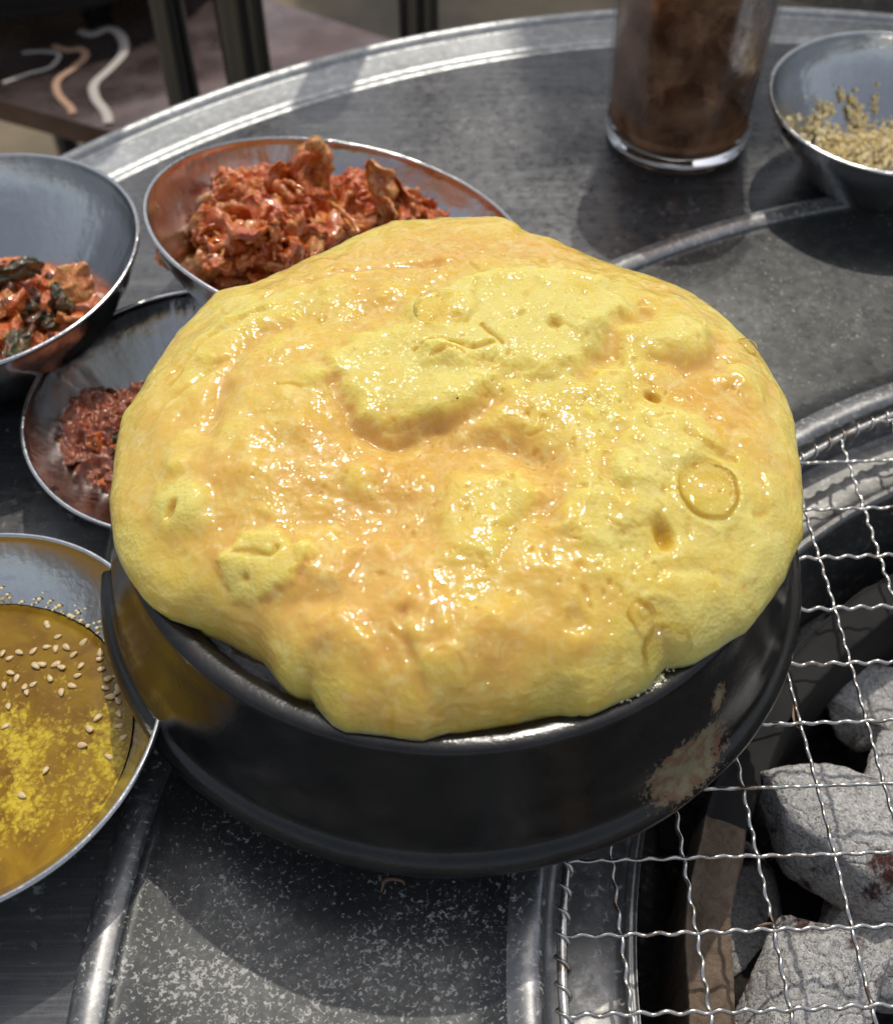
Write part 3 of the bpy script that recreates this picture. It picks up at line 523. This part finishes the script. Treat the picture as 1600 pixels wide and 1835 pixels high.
for (p0, p1, p2) in (((1424, 1300), (1384, 1303), (1421, 1262)), ((1386, 1655), (1352, 1661), (1376, 1622))):
    A, B_, C_ = [np.array([*at(*p, gzc), gzc]) - [BC[0], BC[1], 0] for p in (p0, p1, p2)]; Vw = []; m_ = 9
    for i_ in range(m_):
        for j_ in range(m_):
            u_, v_ = i_ / (m_ - 1), j_ / (m_ - 1); k_ = (1 - u_) * v_; q_ = A + (B_ - A) * u_ * (1 - v_ * .5) + (C_ - A) * v_ * (1 - u_ * .5); q_ = q_ + (A - q_) * 1.3 * u_ * v_; Vw.append(q_)
    Vw = np.array(Vw); Vt_ = np.vstack([Vw + [0, 0, .03], Vw - [0, 0, .03]]); f_ = grid_faces(m_, m_)
    ed = list(range(m_)) + [i * m_ + m_ - 1 for i in range(1, m_)] + [(m_ - 1) * m_ + j for j in range(m_ - 2, -1, -1)] + [i * m_ for i in range(m_ - 2, 0, -1)]
    sd = np.array([(ed[i], ed[(i + 1) % len(ed)], ed[(i + 1) % len(ed)] + m_ * m_, ed[i] + m_ * m_) for i in range(len(ed))])
    link('scorched_residue', mesh('scorched_residue', Vt_, np.vstack([f_, f_[:, ::-1] + m_ * m_, sd]), M['film brown']), gm)

# ------------------------------------------------------------------ side dish bowls
def bowl_profile(R, depth, base):
    return [(0.01, .10), (base * .8, .10), (base * .95, .0), (base * 1.05, .12), (base * 1.25, .25), (base + (R - base) * .55, depth * .38), (R * .93, depth * .75), (R - .10, depth * .97), (R, depth - .06), (R + .06, depth + .02), (R + .01, depth + .09), (R - .09, depth + .06),
            (R - .17, depth * .93), (R * .905, depth * .72), (base + (R - base) * .50, depth * .38), (base * 1.15, .32), (base * .9, .17), (base * .7, .19), (.01, .19)]
def bowl(cx, cy, zr, R, depth, base, tilt, label):
    V, Fc = lathe(bowl_profile(R, depth, base), 200, 5); V[:, 2] -= depth
    V *= (1 + .002 * fbm(V * .4, 2, int(R * 100)))[:, None]
    n = Vector((tilt[0], tilt[1], 1)).normalized()
    o = link('side_dish_bowl', mesh('side_dish_bowl', V, Fc, M['bowl']), None, (cx, cy, zr)); o.rotation_mode = 'QUATERNION'; o.rotation_quaternion = n.to_track_quat('Z', 'Y')
    return tag(o, label, 'bowl', 'stainless steel side dish bowls')
bowl(-16.3, 32.35, 4.2, 5.95, 4.1, 2.6, (-.05, 0), 'steel bowl cut by the left edge, highest of the left bowls, with radish leaf kimchi')
bowl(-3.4, 32.9, 4.9, 6.5, 3.9, 2.6, (.21, .17), 'tilted steel bowl of orange cabbage kimchi behind the egg')
bowl(-7.9, 26.95, 2.6, 5.55, 2.5, 2.6, (0, .01), 'steel bowl half hidden behind the left side of the egg, with brownish chilli paste')
bowl(-12.8, 15.45, 3.1, 5.55, 3.0, 2.8, (-.05, -.04), 'steel bowl at the lower left holding amber dipping sauce')
bowl(17.9, 42.3, 3.6, 4.85, 3.5, 2.3, (0, -.04), 'steel bowl at the right edge behind, with dry yellow crumbs')

# kimchi: crumpled pieces over a mound
def piece(size, seed, curl=1.0, rag=.25, nu=22, nv=16, th_=.26):
    rs = np.random.default_rng(seed); u, v = np.meshgrid(np.linspace(-1, 1, nu), np.linspace(-1, 1, nv), indexing='ij'); u, v = u.ravel(), v.ravel()
    asp = .45 + .5 * rs.random(); k = 1 - .25 * (np.abs(u) ** 2 * np.abs(v) ** 2)
    X = np.c_[u * k, v * k * asp, 0 * u]
    X[:, :2] += rag * np.c_[vnoise(np.c_[u * 1.6, v * 1.6, 0 * u], seed), vnoise(np.c_[u * 1.6, v * 1.6, 0 * u + 5], seed)]
    X[:, 2] = curl * (.42 * fbm(np.c_[u * .9, v * .9, 0 * u + 2], 2, seed) - .30 * u * u * rs.normal() + .2 * v * v * rs.normal()); X *= size
    V = np.vstack([X + [0, 0, th_ / 2], X - [0, 0, th_ / 2]]); V += .045 * np.c_[vnoise(V * 7, seed + 4), vnoise(V * 7, seed + 5), vnoise(V * 7, seed + 6)]; V += .05 * np.c_[vnoise(V * 4, seed), vnoise(V * 4, seed + 1), vnoise(V * 4, seed + 2)]
    f = grid_faces(nu, nv); g = f[:, ::-1] + nu * nv; n0 = nu * nv
    ed = list(range(nv)) + [i * nv + nv - 1 for i in range(1, nu)] + [(nu - 1) * nv + j for j in range(nv - 2, -1, -1)] + [i * nv for i in range(nu - 2, 0, -1)]
    s = np.array([(ed[i], ed[(i + 1) % len(ed)], ed[(i + 1) % len(ed)] + n0, ed[i] + n0) for i in range(len(ed))])
    return V, np.vstack([f, g, s])
protos = {}
def pieces(kind, mats):
    protos[kind] = [mesh('cabbage_piece', *piece(1.0, 100 + 7 * k + len(kind), .95, .26), mats[k % len(mats)]) for k in range(14)]
pieces('red', [M['kimchi'], M['kimchi'], M['kimchi pale'], M['kimchi'], M['kimchi'], M['kimchi pale'], M['kimchi']])
pieces('leafy', [M['kimchi'], M['green leaf'], M['kimchi'], M['kimchi dark'], M['kimchi pale']])
pieces('paste', [M['paste'], M['paste'], M['kimchi'], M['green leaf'], M['paste']])
def mound(px, py, z, rx, ry, h, mat, seed, parent, name='chopped_mass'):
    nn = 150; u, v = np.meshgrid(np.linspace(0, 2 * np.pi, nn, endpoint=False), np.linspace(0.01, 1, 75), indexing='ij'); u, v = u.ravel(), v.ravel()
    V = np.c_[rx * v * np.cos(u), ry * v * np.sin(u), h * (1 - v ** 2.2)]; V[:, :2] *= (1 + .16 * vnoise(np.c_[np.cos(u) * 1.7, np.sin(u) * 1.7, 0 * u], seed))[:, None]
    V[:, 2] += (.45 * fbm(V * .9, 4, seed) + .14 * vnoise(V * 3.2, seed)) * (1 - v ** 4)
    V += .09 * np.c_[vnoise(V * 3.5, 1), vnoise(V * 3.5, 2), vnoise(V * 5, 3)]
    x, y = at(px, py, z); o = link(name, mesh(name, V, grid_faces(nn, 75, wrap_u=True), mat), parent); o.location = ((x - parent['ox']) * CM, (y - parent['oy']) * CM, (z - parent['oz']) * CM); return o
def dish(name, label, cat, px, py, z):
    x, y = at(px, py, z); o = empty(name, label, cat, (x, y, z)); o['ox'], o['oy'], o['oz'] = x, y, z; return o
def put(parent, kind, px, py, z, size, rot, k, name='cabbage_piece'):
    x, y = at(px, py, z)
    if kind == 'red' and math.hypot(x + 3.4, y - 32.9) > 4.7: x, y = -3.4 + (x + 3.4) * .86, 32.9 + (y - 32.9) * .86
    o = link(name, protos[kind][k % 14], parent, (x - parent['ox'], y - parent['oy'], z - parent['oz']), rot); o.scale = (size,) * 3 if not isinstance(size, tuple) else size; return o
kd = dish('cabbage_kimchi', 'heap of orange-red chopped cabbage kimchi in the tilted bowl behind the egg', 'kimchi', 470, 420, 2.2)
mound(450, 420, 1.9, 3.5, 2.7, 2.6, M['kimchi'], 5, kd); mound(640, 400, 1.6, 2.6, 2.0, 2.0, M['kimchi'], 6, kd)
for k in range(70):
    a_ = rng.random() * 6.28; q = rng.random() ** .5; px = 462 + 185 * q * math.cos(a_); py = 408 + 95 * q * math.sin(a_); z = 4.3 - 1.4 * q ** 2 + .2 * rng.normal()
    put(kd, 'red', px, py, z, .50 + .45 * rng.random(), (rng.normal() * .6, rng.normal() * .6, rng.random() * 6.28), k)
for k in range(26):
    px = 650 + 140 * rng.random(); py = 350 + 55 * rng.random(); put(kd, 'red', px, py, 2.6 + .5 * rng.random(), .4 + .3 * rng.random(), (rng.normal() * .7, rng.normal() * .7, rng.random() * 6.28), k + 3)
put(kd, 'red', 565, 305, 4.7, (1.0, .8, 1), (1.2, -1.2, .6), 2); put(kd, 'red', 545, 330, 4.4, (1.0, .9, 1), (1.0, -1.0, 2.4), 0); put(kd, 'red', 510, 320, 4.4, .7, (1.1, .2, .5), 1)
put(kd, 'red', 680, 335, 4.1, (.95, .7, 1), (.9, .9, -1.0), 5); put(kd, 'red', 715, 362, 3.6, (1.0, .7, 1), (.6, .6, -.9), 3); put(kd, 'red', 395, 320, 4.4, .6, (1.0, .4, 1), 4); put(kd, 'red', 345, 385, 3.8, (.8, .5, 1), (.4, .2, .6), 2); put(kd, 'red', 330, 365, 3.9, .6, (.9, -.5, 0), 5)
put(kd, 'red', 390, 400, 4.3, (.9, .45, 1), (.3, .2, .6), 9); put(kd, 'red', 410, 450, 4.1, .45, (.3, .2, .6), 6); put(kd, 'red', 400, 470, 4.0, .4, (.3, .2, 1.6), 13)
def strip(parent, a_, b_, za, zb, w_, mat, name='cabbage_rib'):
    A = np.array([*at(*a_, za), za]); B = np.array([*at(*b_, zb), zb]); t = np.linspace(0, 1, 14)[:, None]; Pp = A + (B - A) * t; Pp[:, 2] += .15 * np.sin(t[:, 0] * 3.1); Pp += .03 * rng.normal(size=Pp.shape)
    V, Fc = tube(Pp - [parent['ox'], parent['oy'], parent['oz']], w_ * (.5 + np.sin(np.linspace(.3, 2.8, 14)) * .5), 7); link(name, mesh(name, V, Fc, mat), parent)
strip(kd, (590, 360), (645, 418), 4.0, 3.9, .10, M['kimchi pale']); strip(kd, (690, 355), (712, 392), 4.0, 3.6, .08, M['kimchi pale']); strip(kd, (480, 400), (495, 470), 4.4, 4.2, .09, M['kimchi pale']); strip(kd, (505, 325), (545, 345), 4.9, 4.8, .09, M['kimchi pale'])

k2 = dish('leaf_kimchi', 'red kimchi with dark green leaves in the bowl at the left edge', 'kimchi', 40, 560, 2.4)
mound(20, 570, 1.1, 3.0, 3.0, 1.7, M['kimchi'], 15, k2)
for k in range(60):
    a_ = rng.random() * 6.28; q = rng.random() ** .5; px = 25 + 115 * q * math.cos(a_); py = 560 + 80 * q * math.sin(a_)
    put(k2, 'leafy', px, py, 3.1 - .8 * q * q + .15 * rng.normal(), .40 + .35 * rng.random(), (rng.normal() * .6, rng.normal() * .6, rng.random() * 6.28), k)
put(k2, 'leafy', 130, 510, 3.2, (.8, .7, 1), (.8, -.2, .5), 4); put(k2, 'leafy', 110, 525, 3.4, (.6, .5, 1), (.4, -.2, 2), 1); put(k2, 'leafy', 30, 480, 3.3, (.9, .6, 1), (.4, .1, .5), 1); put(k2, 'leafy', 30, 610, 3.4, (.9, .6, 1), (.1, .1, 1.5), 1)
k3 = dish('chilli_paste', 'brownish red seasoned paste with green bits in the bowl half hidden by the egg', 'side dish', 210, 780, 1.4)
mound(215, 790, .6, 2.7, 2.9, 1.35, M['paste'], 25, k3)
for k in range(55):
    a_ = rng.random() * 6.28; q = rng.random() ** .5; px = 200 + 90 * q * math.cos(a_); py = 790 + 95 * q * math.sin(a_)
    put(k3, 'paste', px, py, 1.85 - .6 * q * q + .05 * rng.normal(), .16 + .20 * rng.random() ** 2, (rng.normal() * .5, rng.normal() * .5, rng.random() * 6.28), k, 'shred')
put(k3, 'leafy', 192, 702, 1.7, (.35, .2, 1), (0, 0, 0), 1, 'green_bit')

# dipping sauce
scx, scy = -12.95, 15.3; sz = 1.5
nn = 140; u, v = np.meshgrid(np.linspace(0, 2 * np.pi, nn, endpoint=False), np.linspace(0.001, 1, 70), indexing='ij'); u, v = u.ravel(), v.ravel()
V = np.c_[4.5 * v * np.cos(u), 4.5 * v * np.sin(u), 0 * u]; V[:, 2] = .015 * fbm(V * 1.2, 3, 5) + .09 * sstep(.955, 1, v)
me = mesh('dipping_sauce', V, grid_faces(nn, 70, wrap_u=True), M['sauce'])
fx, fy = at(60, 1370, sz); dd = np.hypot((V[:, 0] - (fx - scx)) / 3.0, (V[:, 1] - (fy - scy)) / 2.6)
setattr_color(me, 'froth', np.clip(1.05 - .75 * dd + .55 * fbm(V * .7, 4, 44), 0, 1))
tag(link('dipping_sauce', me, None, (scx, scy, sz)), 'amber dipping sauce with yellow froth in the lower left bowl', 'sauce')
V, Fc = uvs(14, 10); V[:, 0] *= .135; V[:, 1] *= .078 * (1 - .35 * V[:, 0] / .135); V[:, 2] *= .045; sm_ = mesh('sesame_seed', V, Fc, M['sesame'])
sp = [(5, 1170), (18, 1178), (30, 1215), (45, 1230), (35, 1168), (100, 1162), (85, 1158), (100, 1190), (75, 1190), (90, 1215), (110, 1195), (132, 1172), (145, 1192), (65, 1193), (180, 1180), (195, 1215), (190, 1232), (208, 1210), (210, 1230), (212, 1255), (214, 1278), (213, 1300), (175, 1285), (195, 1355), (82, 1380), (130, 1228), (15, 1265), (85, 1120), (92, 1108), (104, 1140), (210, 1240), (198, 1248), (60, 1165), (20, 1205), (48, 1240), (120, 1160), (150, 1150), (180, 1168), (40, 1425), (160, 1305), (8, 1228), (222, 1320), (140, 1210), (182, 1198), (60, 1225), (10, 1300), (110, 1240), (148, 1335)]
for k, (px, py) in enumerate(sp):
    x, y = at(px, py, sz + .05)
    if math.hypot(x - scx, y - scy) > 4.3: x, y = scx + (x - scx) * .95, scy + (y - scy) * .95
    o = tag(link('sesame_seed', sm_, None, (x, y, sz + .015 + .035 * rng.random()), (rng.normal() * .15, rng.normal() * .15, rng.random() * 6.28)), 'pale sesame seed floating in the amber sauce', 'sesame seed', 'sesame seeds floating in the sauce')
    s_ = .85 + .3 * rng.random(); o.scale = (s_, s_, s_)
# dried droplets above the sauce line
prts = []; V0, F0 = uvs(8, 6)
for k in range(110):
    ph = R_(rng.uniform(15, 120)); h_ = rng.random() ** 2 * .55; rr_ = 4.55 + h_ * .45; prts.append((V0 * np.array([.05, .05, .03]) * (.5 + rng.random()) + [scx + rr_ * math.cos(ph), scy + rr_ * math.sin(ph), sz + .12 + h_ * .8], F0))
V, Fc = join(prts); o = tag(link('sauce_specks', mesh('sauce_specks', V, Fc, M['crumb'])), 'tiny pale specks dried on the steel above the amber sauce', 'specks', kind='stuff')

# crumbs in the right bowl
prts = []; V0, F0 = uvs(7, 5); CX_, CY_ = at(1560, 258, .7)
for k in range(2300):
    if k < 1150: x = CX_ + 1.1 * rng.normal(); y = CY_ + .6 * rng.normal()
    else:
        a_ = R_(rng.uniform(75, 200)); q = rng.uniform(1.8, 3.9); x = 17.9 + q * math.cos(a_); y = 42.3 + q * math.sin(a_)
        if vnoise(np.array([[x * 1.2, y * 1.2, 0]]), 3)[0] < .12 * rng.random() + .08: continue
    q = math.hypot(x - 17.9, y - 42.3)
    if q > 3.9: continue
    zf = .30 + (max(0, q - 2.0) / 2.85) ** 1.5 * 3.2 * 1.0
    pile = max(0, .75 - .30 * math.hypot(x - CX_, (y - CY_) * 1.6)) * rng.random() if k < 1150 else 0
    s_ = .045 + .075 * rng.random() ** 2; prts.append((V0 * s_ * (1 + .3 * rng.normal(size=3)) + [x, y, zf + .06 + pile], F0))
V, Fc = join(prts); tag(link('dry_crumbs', mesh('dry_crumbs', V, Fc, M['crumb'])), 'dry yellow crumbs and grains scattered in the steel bowl at the right edge', 'crumbs', kind='stuff')

# ------------------------------------------------------------------ glass of cola
GX, GY = 10.2, 45.6
dg = empty('drinking_glass', 'tall clear drinking glass of iced cola standing behind the egg', 'glass', (GX, GY, 0))
V, Fc = lathe([(3.12, .9), (3.2, 3), (3.36, 8), (3.5, 12.4), (3.45, 12.5), (3.37, 12.4), (3.2, 8), (3.02, 3), (2.93, 1.36)], 128, 4); link('glass_wall', mesh('glass_wall', V, Fc, M['glass wall']), dg)
V, Fc = lathe([(.01, .12), (2.4, .12), (2.75, .02), (2.97, .10), (3.07, .45), (3.115, .895), (2.93, .90), (2.7, .78), (2.0, .70), (.01, .68)], 128, 4); link('thick_base', mesh('thick_base', V, Fc, M['glass']), dg)
V, Fc = lathe([(.01, .70), (2.0, .72), (2.69, .80), (2.91, .96), (3.005, 3), (3.185, 8), (3.26, 10.4), (3.2, 10.5), (.01, 10.5)], 128, 4)
tag(link('iced_cola', mesh('iced_cola', V, Fc, M['cola']), None, (GX, GY, 0)), 'dark brown cola filling the drinking glass', 'drink')
for k, (dx, dy, z, s_, lb) in enumerate([(-.3, -1.4, 2.3, 1.0, 'lowest ice cube, an amber glow near the foot of the glass'), (-1.2, -1.3, 5.6, 1.1, 'ice cube on the left of the cola glass half way up'), (1.2, -1.2, 5.0, 1.05, 'ice cube at the centre right of the cola'), (-.9, -1.2, 8.4, 1.15, 'ice cube near the top left of the cola'), (1.2, -1.1, 8.0, 1.1, 'ice cube near the top right of the cola'), (.6, .8, 6.6, 1.2, 'ice cube at the back of the cola')]):
    V, Fc = uvs(32, 20); V = np.sign(V) * np.abs(V) ** .42; V *= .82 * s_ * (1 + .08 * fbm(V * 1.2, 3, k))[:, None]
    tag(link('ice_cube', mesh('ice_cube', V, Fc, M['ice']), None, (GX + dx, GY + dy, z), (rng.random() * 3, rng.random() * 3, rng.random() * 3)), lb, 'ice cube', 'ice cubes in the cola')

# ------------------------------------------------------------------ background beyond the table
# a square steel side table, lower than ours
tz2 = -14.0
cor = [at(-260, 110, tz2), at(240, 246, tz2), at(705, 72, tz2), at(300, -60, tz2)]
Vt = np.array([(x, y, z) for z in (tz2 - 1.6, tz2) for x, y in cor]); Ft = [(3, 2, 1, 0), (4, 5, 6, 7)] + [(i, (i + 1) % 4, (i + 1) % 4 + 4, i + 4) for i in range(4)]
st_ = empty('side_table', 'square brownish mirror-finish steel table behind, upper left', 'table', (Vt[:, 0].mean(), Vt[:, 1].mean(), gz)); off = np.array([Vt[:, 0].mean(), Vt[:, 1].mean(), gz])
link('tabletop', mesh('tabletop', Vt - off, Ft, M['mirror'], False), st_)
ctr_ = np.mean(cor, 0)
for x, y in cor:
    x, y = ctr_ + (np.array([x, y]) - ctr_) * .9
    V, Fc = box(x - 1.2, x + 1.2, y - 1.2, y + 1.2, gz, tz2 - 1.61); link('leg', mesh('leg', V - off, Fc, M['chrome'], False), st_)
def reflection_strip(pts, r_, mat, label):  # flattened strips modelled in place of wavy reflections in the side table steel
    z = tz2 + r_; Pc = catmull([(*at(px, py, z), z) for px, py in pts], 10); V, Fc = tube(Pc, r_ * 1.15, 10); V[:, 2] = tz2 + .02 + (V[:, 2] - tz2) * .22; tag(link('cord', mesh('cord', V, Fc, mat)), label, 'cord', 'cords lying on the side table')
reflection_strip([(142, 50), (165, 56), (195, 46), (218, 62), (220, 90), (196, 118), (168, 145), (170, 170), (188, 195), (194, 216)], .30, M['cord'], 'thickest whitish wavy cord lying on the brownish side table')
reflection_strip([(95, 78), (120, 86), (145, 84), (152, 98), (130, 118), (102, 140), (104, 165), (125, 188), (130, 200)], .24, M['tan cord'], 'tan wavy cord, the middle one of three on the side table')
reflection_strip([(40, 92), (80, 90), (106, 96), (90, 118), (50, 130), (5, 146)], .14, M['cord'], 'thin grey cord nearest the left edge on the side table')
def post(px, y, r_, label, py=60):
    z = -6.0; x, yy = at(px, py, -6.0); V, Fc = lathe([(r_, gz), (r_, gz + 2), (r_, 2), (r_, 34)], 32, 2)
    tag(link('steel_post', mesh('steel_post', V, Fc, M['chrome']), None, (x, yy, 0)), label, 'post', 'dark steel chair posts beyond the table')
post(440, 0, 1.35, 'thick dark chromed chair post left of centre beyond the table rim', 90)
post(308, 0, 1.0, 'slimmer dark chromed post nearest the wavy cords', 60); post(750, 0, 1.2, 'dark chromed post above the middle of the table rim', 30)
# dark round seat top left
x, y = at(40, 52, -12); x -= 2; y += 15.2; V, Fc = lathe([(.01, -12), (13, -12), (14.6, -11), (15, -9), (14.6, -7.6), (13, -7), (.01, -7)], 96, 4)
so_ = empty('stool', 'black round padded stool at the top left corner', 'stool', (x, y, gz)); V[:, 2] += -gz; link('seat', mesh('seat', V, Fc, M['vinyl']), so_)
for k in range(4):
    a_ = .6 + k * math.pi / 2; V, Fc = tube(np.array([(9 * math.cos(a_), 9 * math.sin(a_), -gz - 12), (12 * math.cos(a_), 12 * math.sin(a_), 0)]), 1.1, 12); link('leg', mesh('leg', V, Fc, M['chrome']), so_)
# next table beyond, top right
nt = empty('neighbour_table', 'pale sunlit steel table at the top right beyond the round one', 'table', (30, 80, gz)); V, Fc = lathe([(.01, -gz), (21, -gz), (21.6, -gz + .5), (22, -gz + .6), (22.2, -gz), (22, -gz - 2)], 160, 2); link('tabletop', mesh('tabletop', V, Fc, M['rim steel']), nt)
V, Fc = lathe([(4, -gz - .3), (4, 4), (16, 1), (16, 0)], 40, 1); link('pedestal', mesh('pedestal', V, Fc, M['brazier steel']), nt)
# unseen sunshade added to shade the far table and darken steel reflections
SH = np.array([4.5, 43.2]); pz_ = 190; hz = pz_ - gz; cr = SH + np.array([SD.x, SD.y]) / SD.z * pz_
ax_ = np.array([math.cos(R_(6)), math.sin(R_(6))]); ay_ = np.array([-ax_[1], ax_[0]]); cq = [cr, cr + 240 * ax_, cr + 240 * ax_ + 240 * ay_, cr + 240 * ay_]; pc_ = np.mean(cq, 0)
pa = empty('parasol', 'dark brown square parasol standing beyond the table, above the picture', 'parasol', (pc_[0], pc_[1], gz))
a = N('parasol cloth'); a.set(Base_Color=(.07, .05, .042), Roughness=.9); M['cloth'] = a.m
for k in range(4):
    A0 = np.array([*(cq[k] - pc_), hz]); B0 = np.array([*(cq[(k + 1) % 4] - pc_), hz]); T0 = np.array([0, 0, hz + 45.])
    Vp = np.array([A0, B0, T0, A0 - [0, 0, .3], B0 - [0, 0, .3], T0 - [0, 0, .3]]); link('canopy_panel', mesh('canopy_panel', Vp, [(0, 1, 2), (5, 4, 3), (0, 3, 4, 1)], M['cloth'], False), pa)
    V, Fc = tube(np.array([A0 - [0, 0, .9], T0 - [0, 0, .9]]), .5, 6); link('rib', mesh('rib', V, Fc, M['chrome']), pa)
V, Fc = lathe([(20, 0), (20, 4), (2.2, 5), (2.2, hz + 37)], 24, 1); link('pole', mesh('pole', V, Fc, M['chrome']), pa)
for o in bpy.data.objects:
    for k in ('ox', 'oy', 'oz'):
        if k in o: del o[k]
